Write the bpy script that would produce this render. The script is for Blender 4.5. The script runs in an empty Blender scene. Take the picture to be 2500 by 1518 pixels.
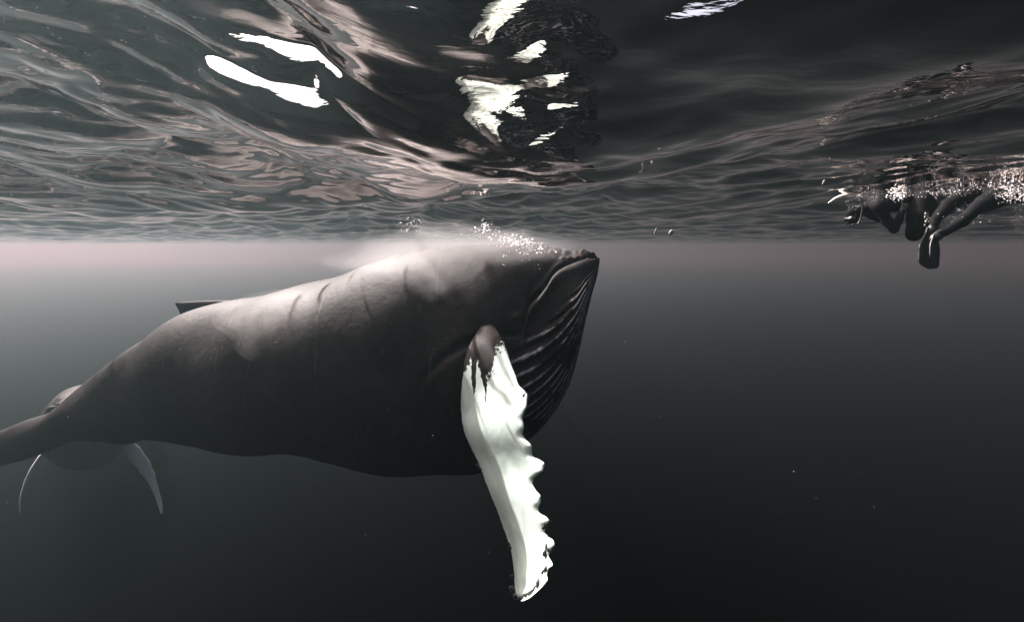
import bpy, math, random
import numpy as np
from mathutils import Vector

# ------------------------------------------------------------------ camera, world, sun
SC = bpy.context.scene
COL = SC.collection
FPX = 1150.0                      # focal length in pixels of the 2500 px wide photograph
PITCH = math.atan(159.0 / FPX)    # the camera looks slightly down
CAM = np.array([0.0, 0.0, -0.62])  # mean water level is z = 0

cam = bpy.data.cameras.new('camera')
cam.sensor_fit = 'HORIZONTAL'
cam.sensor_width = 36.0
cam.lens = 36.0 * FPX / 2500.0
cam.clip_start = 0.05
cam.clip_end = 600
cam_o = bpy.data.objects.new('camera', cam)
COL.objects.link(cam_o)
cam_o.location = CAM
cam_o.rotation_euler = (math.pi / 2 - PITCH, 0, 0)
SC.camera = cam_o

SUN_EL, SUN_AZ = math.radians(44), math.radians(-50)   # azimuth from +Y (view direction), negative = left
world = bpy.data.worlds.new('World')
SC.world = world
world.use_nodes = True
wn = world.node_tree.nodes
wl = world.node_tree.links
sky = wn.new('ShaderNodeTexSky')
sky.sky_type = 'NISHITA'
sky.sun_disc = False
sky.sun_elevation = SUN_EL
sky.sun_rotation = SUN_AZ
sky.air_density = 0.4
sky.dust_density = 10.0
sky.ozone_density = 0.0
wn['Background'].inputs['Strength'].default_value = 0.11
wl.new(sky.outputs[0], wn['Background'].inputs['Color'])

sun = bpy.data.lights.new('sun', 'SUN')
sun.energy = 5.0
sun.angle = math.radians(1.0)
sun.color = (1.0, 0.935, 0.915)
sun_o = bpy.data.objects.new('sun', sun)
COL.objects.link(sun_o)
sd = Vector((math.cos(SUN_EL) * math.sin(SUN_AZ), math.cos(SUN_EL) * math.cos(SUN_AZ), math.sin(SUN_EL)))
sun_o.rotation_euler = sd.to_track_quat('Z', 'Y').to_euler()
sun_o.location = (0, 0, 30)

SC.view_settings.view_transform = 'Standard'
SC.view_settings.look = 'None'
SC.view_settings.gamma = 1.0
SC.view_settings.exposure = 2.38
SC.view_settings.use_curve_mapping = False

SC.render.engine = 'CYCLES'
cy = SC.cycles
cy.max_bounces = 5
cy.diffuse_bounces = 2
cy.glossy_bounces = 3
cy.transmission_bounces = 2
cy.volume_bounces = 0
cy.transparent_max_bounces = 8
cy.sample_clamp_indirect = 3.0
cy.use_denoising = True
cy.use_light_tree = False
cy.use_adaptive_sampling = False

R = math.radians

# ------------------------------------------------------------------ helpers
def at(px, py, Y):
    """world point seen at photograph pixel (px, py) at distance Y along the view's ground direction"""
    dx = (px - 1250.0) / FPX
    up = -(py - 759.0) / FPX
    y = math.cos(PITCH) + up * math.sin(PITCH)
    z = -math.sin(PITCH) + up * math.cos(PITCH)
    k = Y / y
    return np.array([dx * k, Y, z * k]) + CAM

def smooth(a, b, x):
    t = np.clip((np.asarray(x, float) - a) / (b - a), 0, 1)
    return t * t * (3 - 2 * t)

def tag(o, label=None, cat=None, group=None, kind=None):
    if label: o['label'] = label
    if cat: o['category'] = cat
    if group: o['group'] = group
    if kind: o['kind'] = kind
    return o

def mesh_obj(name, verts, faces, mat, parent=None, smooth_shade=True, recenter=False):
    verts = np.asarray(verts, float)
    me = bpy.data.meshes.new(name)
    c = np.zeros(3)
    if recenter:
        c = verts.mean(0)
        verts = verts - c
    me.from_pydata(verts.tolist(), [], [tuple(f) for f in faces])
    me.update()
    if smooth_shade:
        me.shade_smooth()
    if mat is not None:
        me.materials.append(mat)
    o = bpy.data.objects.new(name, me)
    o.location = c
    COL.objects.link(o)
    if parent is not None:
        o.parent = parent
        o.location = Vector(c) - parent.location if recenter else -parent.location
    return o

def quad_mesh_fast(name, verts, quads, mat):
    me = bpy.data.meshes.new(name)
    nv, nq = len(verts), len(quads)
    me.vertices.add(nv)
    me.vertices.foreach_set('co', np.ascontiguousarray(verts, np.float32).ravel())
    me.loops.add(nq * 4)
    me.loops.foreach_set('vertex_index', np.ascontiguousarray(quads, np.int32).ravel())
    me.polygons.add(nq)
    me.polygons.foreach_set('loop_start', np.arange(0, nq * 4, 4, dtype=np.int32))
    me.update(calc_edges=True)
    me.shade_smooth()
    me.materials.append(mat)
    o = bpy.data.objects.new(name, me)
    COL.objects.link(o)
    return o

class NT:
    """small node tree helper"""
    def __init__(s, name):
        s.m = bpy.data.materials.new(name)
        s.m.use_nodes = True
        s.t = s.m.node_tree
        s.t.nodes.clear()
        s.out = s.t.nodes.new('ShaderNodeOutputMaterial')
    def n(s, typ, ins=None, **kw):
        nd = s.t.nodes.new(typ)
        for k, v in kw.items():
            setattr(nd, k, v)
        for k, v in (ins or {}).items():
            if isinstance(v, bpy.types.NodeSocket):
                s.t.links.new(v, nd.inputs[k])
            else:
                nd.inputs[k].default_value = v
        return nd
    def math(s, op, a, b=0.0, c=None, clamp=False):
        ins = {0: a, 1: b}
        if c is not None: ins[2] = c
        return s.n('ShaderNodeMath', ins, operation=op, use_clamp=clamp).outputs[0]
    def ramp(s, fac, p0, p1, c0=(0, 0, 0, 1), c1=(1, 1, 1, 1)):
        r = s.n('ShaderNodeValToRGB', {0: fac})
        r.color_ramp.elements[0].position = p0; r.color_ramp.elements[0].color = c0
        r.color_ramp.elements[1].position = p1; r.color_ramp.elements[1].color = c1
        return r.outputs[0]
    def mix(s, fac, a, b):
        return s.n('ShaderNodeMix', {0: fac, 6: a, 7: b}, data_type='RGBA').outputs[2]
    def noise(s, vec, scale, detail=4, rough=0.55, dist=0.0):
        return s.n('ShaderNodeTexNoise', {'Vector': vec, 'Scale': scale, 'Detail': detail, 'Roughness': rough, 'Distortion': dist}).outputs[0]

def simple_mat(name, col, rough=0.6, var=0.15, scale=20.0, bump=0.0):
    k = NT(name)
    tc = k.n('ShaderNodeTexCoord').outputs['Object']
    nz = k.noise(tc, scale)
    c = k.mix(nz, tuple(x * (1 - var) for x in col) + (1,), tuple(min(1, x * (1 + var)) for x in col) + (1,))
    b = k.n('ShaderNodeBsdfPrincipled', {'Base Color': c, 'Roughness': rough})
    if bump:
        bp = k.n('ShaderNodeBump', {'Height': nz, 'Strength': bump, 'Distance': 0.01})
        k.t.links.new(bp.outputs[0], b.inputs['Normal'])
    k.t.links.new(b.outputs[0], k.out.inputs[0])
    return k.m

# ------------------------------------------------------------------ sea surface (seen from below)
def water_material():
    k = NT('sea_surface')
    geo = k.n('ShaderNodeNewGeometry').outputs['Position']
    mp = k.n('ShaderNodeMapping', {'Vector': geo, 'Scale': (1.0, 1.6, 1.0)}).outputs[0]
    n1 = k.noise(mp, 5.0, 4, 0.45, 0.6)
    bp = k.n('ShaderNodeBump', {'Height': n1, 'Strength': 0.12, 'Distance': 0.03}).outputs[0]
    fr = k.n('ShaderNodeFresnel', {'IOR': 1.19, 'Normal': bp}).outputs[0]
    gl = k.n('ShaderNodeBsdfGlossy', {'Color': (0.99, 0.91, 0.885, 1), 'Roughness': 0.015, 'Normal': bp}).outputs[0]
    tr = k.n('ShaderNodeBsdfTransparent', {'Color': (0.98, 0.98, 0.98, 1)}).outputs[0]
    mx = k.n('ShaderNodeMixShader', {0: fr, 1: tr, 2: gl}).outputs[0]
    k.t.links.new(mx, k.out.inputs[0])
    return k.m

def wave_field(x, y, spacing):
    """sum of trochoidal waves; returns displaced x, y, z"""
    rng = np.random.RandomState(7)
    X, Y, Z = x.copy(), y.copy(), np.zeros_like(x)
    base = R(20)
    # rougher water towards the left and far side, calmer towards the right
    rough = 0.62 + 0.46 * smooth(2.0, -2.5, x - 0.15 * y)
    lams = np.geomspace(9.0, 0.16, 58)
    for i, lam in enumerate(lams):
        th = base + rng.normal(0, 0.75)
        kx, ky = math.cos(th), math.sin(th)
        kk = 2 * math.pi / lam
        slope = 0.035 if lam > 2.2 else (0.062 if lam > 0.5 else 0.046)
        amp = slope / kk * rng.uniform(0.5, 1.35)
        ph = rng.uniform(0, 2 * math.pi)
        fade = smooth(2.2, 5.0, lam / spacing) * (rough if lam < 3 else 1.0)
        # patchiness: each train comes in groups
        gph = rng.uniform(0, 6.28)
        grp = 0.65 + 0.35 * np.sin(kk * 0.17 * (x * ky - y * kx) + kk * 0.11 * (x * kx + y * ky) + gph)
        a = amp * fade * grp
        p = kk * (x * kx + y * ky) + ph
        Z += a * np.cos(p)
        q = 1.9
        X -= q * a * kx * np.sin(p)
        Y -= q * a * ky * np.sin(p)
    # the water stands higher on a passing swell to the right
    Z += 0.105 * np.exp(-(((x - 0.95) / 0.65) ** 2 + ((y - 2.0) / 0.75) ** 2))
    Z += 0.24 * np.exp(-(((x - 6.6) / 3.2) ** 2 + ((y - 7.4) / 3.4) ** 2))
    # the back of a wave slopes down just ahead of the camera
    yy = np.clip((y - 0.7) / 2.2, -0.4, 1.6)
    Z += 0.12 * np.cos(math.pi * yy) * np.exp(-((x + 0.05) / 0.95) ** 2) * smooth(-0.4, 0.1, yy) * smooth(1.6, 1.1, yy)
    Z -= 0.09 * np.clip(x, -1.2, 1.2) * np.exp(-((x / 0.9) ** 2 + ((y - 1.7) / 0.9) ** 2))
    return X, Y, Z

def build_surface():
    front = np.linspace(R(-58), R(58), 800)
    back = np.linspace(R(58), R(302), 62)[1:-1]
    ang = np.concatenate([front, back])
    rr = np.geomspace(0.22, 250.0, 900)
    A, RR = np.meshgrid(ang, rr)
    x = RR * np.sin(A) + CAM[0]
    y = RR * np.cos(A) + CAM[1]
    sp = np.maximum(RR * math.log(250 / 0.22) / 900, 0.004)
    sp = np.where(np.abs((A + math.pi) % (2 * math.pi) - math.pi) > R(58.5), RR * 0.07, sp)
    X, Y, Z = wave_field(x, y, sp)
    na, nr = len(ang), len(rr)
    V = np.stack([X, Y, Z], -1).reshape(-1, 3)
    idx = np.arange(na * nr).reshape(nr, na)
    q = np.stack([idx[:-1, :], idx[1:, :], np.roll(idx, -1, 1)[1:, :], np.roll(idx, -1, 1)[:-1, :]], -1).reshape(-1, 4)
    # centre cap
    c = len(V)
    V = np.vstack([V, [[CAM[0], CAM[1], Z[0].mean()]]])
    st = list(range(0, na, 2))
    cap = [[c, idx[0, i], idx[0, (i + 1) % na], idx[0, (i + 2) % na]] for i in st]
    q = np.vstack([q, cap])
    o = quad_mesh_fast('sea_surface', V, q, water_material())
    tag(o, kind='structure', label='rippled underside of the sea surface')
    # make sure normals point up (air side)
    if o.data.polygons[10].normal.z < 0:
        o.data.flip_normals()
    return o

build_surface()

def build_haze():
    k = NT('sea_water')
    v = k.n('ShaderNodeVolumePrincipled', {'Color': (0.41, 0.575, 0.62, 1), 'Density': 0.0125, 'Anisotropy': 0.92,
                                          'Absorption Color': (0.29, 0.0, 0.0, 1)})
    k.t.links.new(v.outputs[0], k.out.inputs['Volume'])
    s, zt, zb = 260.0, 0.75, -9.3
    P = [(x, y, z) for z in (zb, zt) for y in (-s, s) for x in (-s, s)]
    F = [(0, 2, 3, 1), (4, 5, 7, 6), (0, 1, 5, 4), (2, 6, 7, 3), (0, 4, 6, 2), (1, 3, 7, 5)]
    o = mesh_obj('haze', P, F, k.m, smooth_shade=False)
    tag(o, kind='stuff', label='murky grey green sea water dimming with distance')
build_haze()

# ------------------------------------------------------------------ humpback whale
def interp(pts, x):
    p = sorted(pts)
    return np.interp(x, [a[0] for a in p], [a[1] for a in p])

def spline(pts, x):
    """smooth monotone-ish (Catmull-Rom) interpolation through pts"""
    p = np.array(sorted(pts), float)
    xs, ys = p[:, 0], p[:, 1]
    d = np.diff(ys) / np.diff(xs)
    m = np.concatenate([[d[0]], np.where(d[:-1] * d[1:] > 0, 2 * d[:-1] * d[1:] / np.where(d[:-1] + d[1:] == 0, 1, d[:-1] + d[1:]), 0), [d[-1]]])
    x = np.clip(np.asarray(x, float), xs[0], xs[-1])
    i = np.clip(np.searchsorted(xs, x) - 1, 0, len(xs) - 2)
    h = xs[i + 1] - xs[i]
    t = (x - xs[i]) / h
    return ((1 + 2 * t) * (1 - t) ** 2 * ys[i] + t * (1 - t) ** 2 * h * m[i] + t * t * (3 - 2 * t) * ys[i + 1] + t * t * (t - 1) * h * m[i + 1])

TOP = [(-330, 1130), (-200, 1108), (-100, 1085), (0, 1055), (75, 1026), (137, 1003), (215, 947), (290, 890), (344, 853), (414, 808), (445, 781), (480, 758), (528, 742),
       (649, 723), (791, 691), (954, 636), (1015, 615), (1115, 600), (1250, 596), (1351, 598), (1398, 600), (1441, 609), (1456, 618), (1464, 632)]
BOT = [(-330, 1170), (-200, 1175), (-100, 1160), (0, 1136), (62, 1119), (112, 1101), (166, 1080), (265, 1073), (319, 1080), (369, 1069), (435, 1073), (497, 1083),
       (580, 1094), (649, 1090), (761, 1081), (801, 1086), (862, 1108), (944, 1128), (1065, 1136), (1167, 1132), (1250, 1096), (1309, 1046), (1360, 985),
       (1394, 925), (1412, 868), (1425, 810), (1438, 750), (1449, 707), (1459, 672), (1464, 640)]
DEP = [(-330, 10.4), (0, 9.0), (300, 8.1), (600, 7.45), (900, 6.95), (1200, 6.6), (1464, 6.35)]
WID = [(-330, .13), (-200, .15), (-100, .19), (0, .24), (100, .30), (200, .42), (300, .60), (420, .82), (560, 1.06), (760, 1.30), (950, 1.34),
       (1100, 1.30), (1220, 1.22), (1310, 1.10), (1370, .96), (1410, .82), (1435, .62), (1450, .42), (1459, .22), (1464, .06)]
MOUTH = [(1299, 790), (1306, 740), (1312, 714), (1330, 694), (1344, 676), (1356, 656), (1368, 645), (1394, 634), (1430, 626), (1464, 622)]

def build_whale_arrays(nu=460, nth=440):
    u = np.linspace(0, 1, nu)
    xs = -330 + (1464 + 330) * (1 - (1 - u) ** 1.7)          # denser towards the head
    th = np.linspace(0, 2 * math.pi, nth, endpoint=False)     # 0 = belly, pi = back; 0..pi is the camera side
    top, bot, dep, wid = spline(TOP, xs), spline(BOT, xs), spline(DEP, xs), spline(WID, xs)
    ptop = np.array([at(a, b, d) for a, b, d in zip(xs, top, dep)])
    pbot = np.array([at(a, b, d) for a, b, d in zip(xs, bot, dep)])
    cen = (ptop + pbot) / 2
    hh = (ptop - pbot)[:, 2] / 2
    cen[:, 0] = ptop[:, 0] * .5 + pbot[:, 0] * .5
    head = cen[-1] - cen[0]; head[2] = 0; head /= np.linalg.norm(head)
    # lateral direction, pointing at the camera side
    tan = np.gradient(cen, axis=0); tan[:, 2] = 0
    tan /= np.linalg.norm(tan, axis=1)[:, None]
    ker = np.ones(25) / 25
    tp = np.vstack([np.repeat(tan[:1], 12, 0), tan, np.repeat(tan[-1:], 12, 0)])
    tan = np.stack([np.convolve(tp[:, i], ker, 'valid') for i in range(3)], 1)
    tan /= np.linalg.norm(tan, axis=1)[:, None]
    lat = np.stack([tan[:, 1], -tan[:, 0], np.zeros(len(tan))], 1)
    # mouth line height as a share of the ring, for x in the head
    my = spline([(a, b) for a, b in MOUTH], xs)
    fm = (my - top) / np.maximum(bot - top, 1)                # 0 top .. 1 bottom
    S, TH = np.meshgrid(np.arange(len(xs)), th, indexing='ij')
    c, s = np.cos(TH), np.sin(TH)
    ex = 2 / 2.15
    zz = -np.sign(c) * np.abs(c) ** ex
    ww = np.sign(s) * np.abs(s) ** ex
    XP = xs[S]
    # pear-shaped front: narrow upper jaw, broad throat; tail stock pinched at the top
    headness = smooth(1150, 1400, XP)
    v = (zz + 1) / 2                                           # 0 belly .. 1 back
    ww = ww * (1 - headness * 0.30 * smooth(0.35, 0.95, v))
    ww = ww * (1 - 0.22 * smooth(350, 0, XP) * np.abs(zz) ** 2)
    ww = ww * (1 + 0.05 * smooth(700, 1000, XP) * (1 - v))
    # --- relief: throat pleats
    f = np.abs(((TH + math.pi) % (2 * math.pi)) - math.pi) / math.pi     # 0 belly .. 1 back, both sides alike
    # upper limit of the pleated zone as a share of girth
    lim = interp([(600, .10), (760, .18), (950, .27), (1100, .37), (1200, .46), (1250, .51), (1300, .54), (1360, .57), (1400, .60), (1430, .58), (1464, .5)], XP)
    pf = f / lim
    zone = smooth(1.02, 0.90, pf) * smooth(690, 930, XP) * smooth(1463, 1440, XP)
    wob = 0.10 * np.sin(XP / 61.0) + 0.05 * np.sin(XP / 27.0 + 4 * pf)
    npl = 15.0
    ph = (pf - 0.12 * np.clip((1330 - XP) / 100, -1.2, 1.8) + wob * (1 - pf) * 0.4) * npl
    ridge = np.abs(np.sin(math.pi * ph))
    pl = (ridge ** 0.55 - 0.72)
    depth = 0.085 * zone * (0.35 + 0.65 * smooth(900, 1250, XP)) * np.minimum(1, 0.3 + wid[S] / 0.9)
    disp = pl * depth
    # --- mouth line: upper lip overhang and groove
    fy = (1 - v)                                               # 0 top .. 1 bottom, vertical share
    dm = (fy - fm[S]) * (bot - top)[S]                         # pixels below the mouth line
    hz = smooth(1296, 1312, XP) * smooth(1466, 1452, XP)
    disp += hz * (-0.075 * np.exp(-(dm / 7.0) ** 2) + 0.055 * np.exp(-((dm - 22) / 16.0) ** 2) - 0.03 * np.exp(-((dm + 26) / 20.0) ** 2))
    # --- eye swelling above the mouth corner
    ex_, ey_ = 1290, 742
    pe = np.exp(-(((XP - ex_) / 11) ** 2 + ((fy * (bot - top)[S] + top[S] - ey_) / 8) ** 2))
    disp += 0.035 * pe
    # --- knobs on the upper jaw
    rng = np.random.RandomState(3)
    PYp = fy * (bot - top)[S] + top[S]
    for _ in range(40):
        kx = rng.uniform(1290, 1452); ky = np.interp(kx, xs, top) + rng.choice([3, 8, 14, 22]) + rng.uniform(-2, 2)
        disp += 0.017 * np.exp(-(((XP - kx) / 6) ** 2 + ((PYp - ky) / 5.0) ** 2))
    # --- gentle muscle and blubber unevenness
    for lam, amp in ((520, .022), (300, .010), (140, .003)):
        for _ in range(5):
            a, b, p0 = rng.normal(), rng.normal(), rng.uniform(0, 6.28)
            disp += amp * 0.5 * np.sin(XP / lam * 6.28 * a + 3.0 * b * np.cos(TH) * (260 / lam) ** .5 + 2 * b * np.sin(TH) + p0) * smooth(1465, 1420, XP) * smooth(-100, 200, XP)
    # --- shoulder fold arching over the fin root
    fold = np.array([(1070, 960), (1085, 900), (1105, 860), (1150, 815), (1200, 787), (1262, 772), (1290, 775)], float)
    fs = np.vstack([np.stack([np.linspace(a[0], b[0], 30), np.linspace(a[1], b[1], 30)], 1) for a, b in zip(fold[:-1], fold[1:])])
    sel = (XP > 1040) & (XP < 1320)
    dmin = np.full(XP.shape, 99.0)
    q0 = np.stack([XP[sel], PYp[sel]], 1)
    dd = np.full(len(q0), 99.0)
    for p_ in fs[::3]:
        dd = np.minimum(dd, np.hypot(q0[:, 0] - p_[0], q0[:, 1] - p_[1]))
    dmin[sel] = dd
    near = TH < math.pi
    disp += near * (-0.05 * np.exp(-(dmin / 9.0) ** 2))
    disp += near * 0.10 * np.exp(-(((XP - 1185) / 62) ** 2 + ((PYp - 850) / 62) ** 2))
    W = wid[S] * 1.0
    H = hh[S]
    # normals of the ring ellipse in the (lateral, up) plane
    nl, nz = ww / np.maximum(W, .05), zz / np.maximum(H, .05)
    nn = np.sqrt(nl ** 2 + nz ** 2) + 1e-9
    nl, nz = nl / nn, nz / nn
    lx = ww * W + disp * nl
    lz = zz * H + disp * nz
    P = cen[S] + lat[S] * lx[..., None] + np.array([0, 0, 1.0]) * lz[..., None]
    n, m = P.shape[:2]
    V = P.reshape(-1, 3)
    idx = np.arange(n * m).reshape(n, m)
    q = np.stack([idx[:-1], np.roll(idx, -1, 1)[:-1], np.roll(idx, -1, 1)[1:], idx[1:]], -1).reshape(-1, 4)
    faces = [tuple(a) for a in q.tolist()]
    faces.append(tuple(idx[0].tolist()))
    faces.append(tuple(idx[-1][::-1].tolist()))
    # attributes: r = white amount, g = fin length coordinate, b = ventral/pleat groove mask
    att = np.zeros((len(V), 3))
    att[:, 2] = (zone * smooth(0.93, 0.995, ridge) * smooth(1180, 1330, XP)).reshape(-1)
    return V, faces, att, cen, lat, tan, xs, dep

# outline of the near pectoral fin, top (root) to bottom (tip)
FIN_L = [(760, 1192), (790, 1180), (805, 1168), (833, 1150), (858, 1139), (876, 1135), (914, 1129), (967, 1124), (1002, 1124), (1061, 1133), (1101, 1155), (1136, 1170), (1195, 1192), (1262, 1220), (1296, 1231),
         (1337, 1246), (1388, 1254), (1421, 1256), (1445, 1257), (1460, 1264), (1466, 1272)]
FIN_R = [(760, 1197), (790, 1204), (805, 1213), (815, 1219), (836, 1230), (858, 1237), (892, 1248), (919, 1259), (940, 1266), (956, 1280), (967, 1285), (991, 1284), (1008, 1279), (1021, 1276), (1042, 1279), (1058, 1277), (1068, 1280), (1077, 1288), (1090, 1297),
         (1105, 1298), (1113, 1300), (1121, 1313), (1132, 1324), (1147, 1323), (1158, 1312), (1170, 1303), (1181, 1302), (1196, 1308), (1212, 1318), (1224, 1318), (1237, 1314), (1251, 1317),
         (1262, 1332), (1272, 1337), (1283, 1331), (1298, 1330), (1310, 1338), (1318, 1347), (1330, 1350), (1342, 1343), (1357, 1339), (1368, 1343), (1379, 1346), (1390, 1337), (1404, 1333), (1415, 1334), (1425, 1330),
         (1436, 1320), (1448, 1306), (1458, 1294), (1466, 1278)]
FIN_D = [(760, 5.85), (800, 5.40), (840, 5.12), (900, 4.95), (980, 4.84), (1100, 4.68), (1250, 4.44), (1400, 4.22), (1466, 4.14)]

def build_fin_arrays(flip_plane=None):
    ys = np.unique(np.concatenate([np.linspace(760, 1466, 230)]))
    nc = 40
    L, Rr, D = interp([(a, b) for a, b in FIN_L], ys), spline(FIN_R, ys), spline(FIN_D, ys)
    L = spline(FIN_L, ys)
    k2 = np.hanning(33); k2 /= k2.sum()
    L = np.where(ys > 1415, L, np.convolve(np.concatenate([np.full(16, L[0]), L, np.full(16, L[-1])]), k2, 'valid'))
    rows = []
    att = []
    t = (1 - np.cos(np.linspace(0, math.pi, nc))) / 2          # 0 trailing .. 1 leading
    base = t * np.sqrt(np.maximum(1 - t, 0)) / 0.385             # thin trailing edge, round leading edge
    kern = np.hanning(61); kern /= kern.sum()
    pad = np.concatenate([np.full(30, Rr[0]) - np.arange(30, 0, -1) * (Rr[1] - Rr[0]), Rr, np.full(30, Rr[-1])])
    RS = np.convolve(pad, kern, 'valid') - 3
    RS = Rr + (RS - Rr) * smooth(1450, 1400, ys)
    for y, l, r, rs, d in zip(ys, L, Rr, RS, D):
        sw = 0.46 * smooth(790, 1020, y)
        a = at(l, y, d + sw); b = at(r, y, d - sw)              # leading edge turned towards the camera
        ch = np.linalg.norm(b - a)
        bs = at(rs, y, d - sw)
        chs = np.linalg.norm(bs - a)
        ax = (bs - a) / chs
        ch = chs * (r - l) / (rs - l)
        nrm = np.cross(ax, np.array([0, -0.12, -1.0])); nrm /= np.linalg.norm(nrm)
        if nrm[1] > 0: nrm = -nrm
        root = smooth(960, 800, y)
        th_ = np.linalg.norm(at(rs, y, d) - at(l, y, d)) * (0.055 + 0.17 * root) * smooth(1475, 1440, y) + 0.012
        off = t * chs + (ch - chs) * smooth(0.86, 1.0, t) ** 1.2
        # the bumps of the leading edge are also a little thicker
        bump = 1 + (ch - chs) / max(chs, .05) * 0.3 * np.exp(-((t - 0.97) / 0.03) ** 2)
        front = [a + ax * oo + nrm * th_ * bb * bu for oo, bb, bu in zip(off, base, bump)]
        back = [a + ax * oo - nrm * th_ * 0.8 * bb * bu for oo, bb, bu in zip(off[1:-1][::-1], base[1:-1][::-1], bump[1:-1][::-1])]
        rows.append(front + back)
        tt_all = np.concatenate([t, t[1:-1][::-1]])
        att.append(np.stack([np.ones_like(tt_all), np.full_like(tt_all, (y - 760) / 706.0), tt_all], 1))
    V = np.array(rows)
    n, m = V.shape[:2]
    idx = np.arange(n * m).reshape(n, m)
    q = np.stack([idx[:-1], np.roll(idx, -1, 1)[:-1], np.roll(idx, -1, 1)[1:], idx[1:]], -1).reshape(-1, 4)
    faces = [tuple(a) for a in q.tolist()]
    faces.append(tuple(idx[0].tolist())); faces.append(tuple(idx[-1][::-1].tolist()))
    return V.reshape(-1, 3), faces, np.array(att).reshape(-1, 3)

def blade(path, chords, thick, up, n=24):
    """thin tapered blade: path = list of (centre points), chord vectors, thickness; returns verts, faces"""
    rows = []
    tt = np.linspace(0, 2 * math.pi, n, endpoint=False)
    for c, ch, th_ in zip(path, chords, thick):
        c, ch = np.array(c), np.array(ch)
        prof = np.abs(np.sin(tt)) ** 0.8 * np.sign(np.sin(tt)) * th_
        rows.append([c + ch * 0.5 * math.cos(a) + np.array(up) * p for a, p in zip(tt, prof)])
    V = np.array(rows)
    k, m = V.shape[:2]
    idx = np.arange(k * m).reshape(k, m)
    q = np.stack([idx[:-1], np.roll(idx, -1, 1)[:-1], np.roll(idx, -1, 1)[1:], idx[1:]], -1).reshape(-1, 4)
    faces = [tuple(a) for a in q.tolist()] + [tuple(idx[0].tolist()), tuple(idx[-1][::-1].tolist())]
    return V.reshape(-1, 3), faces

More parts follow.
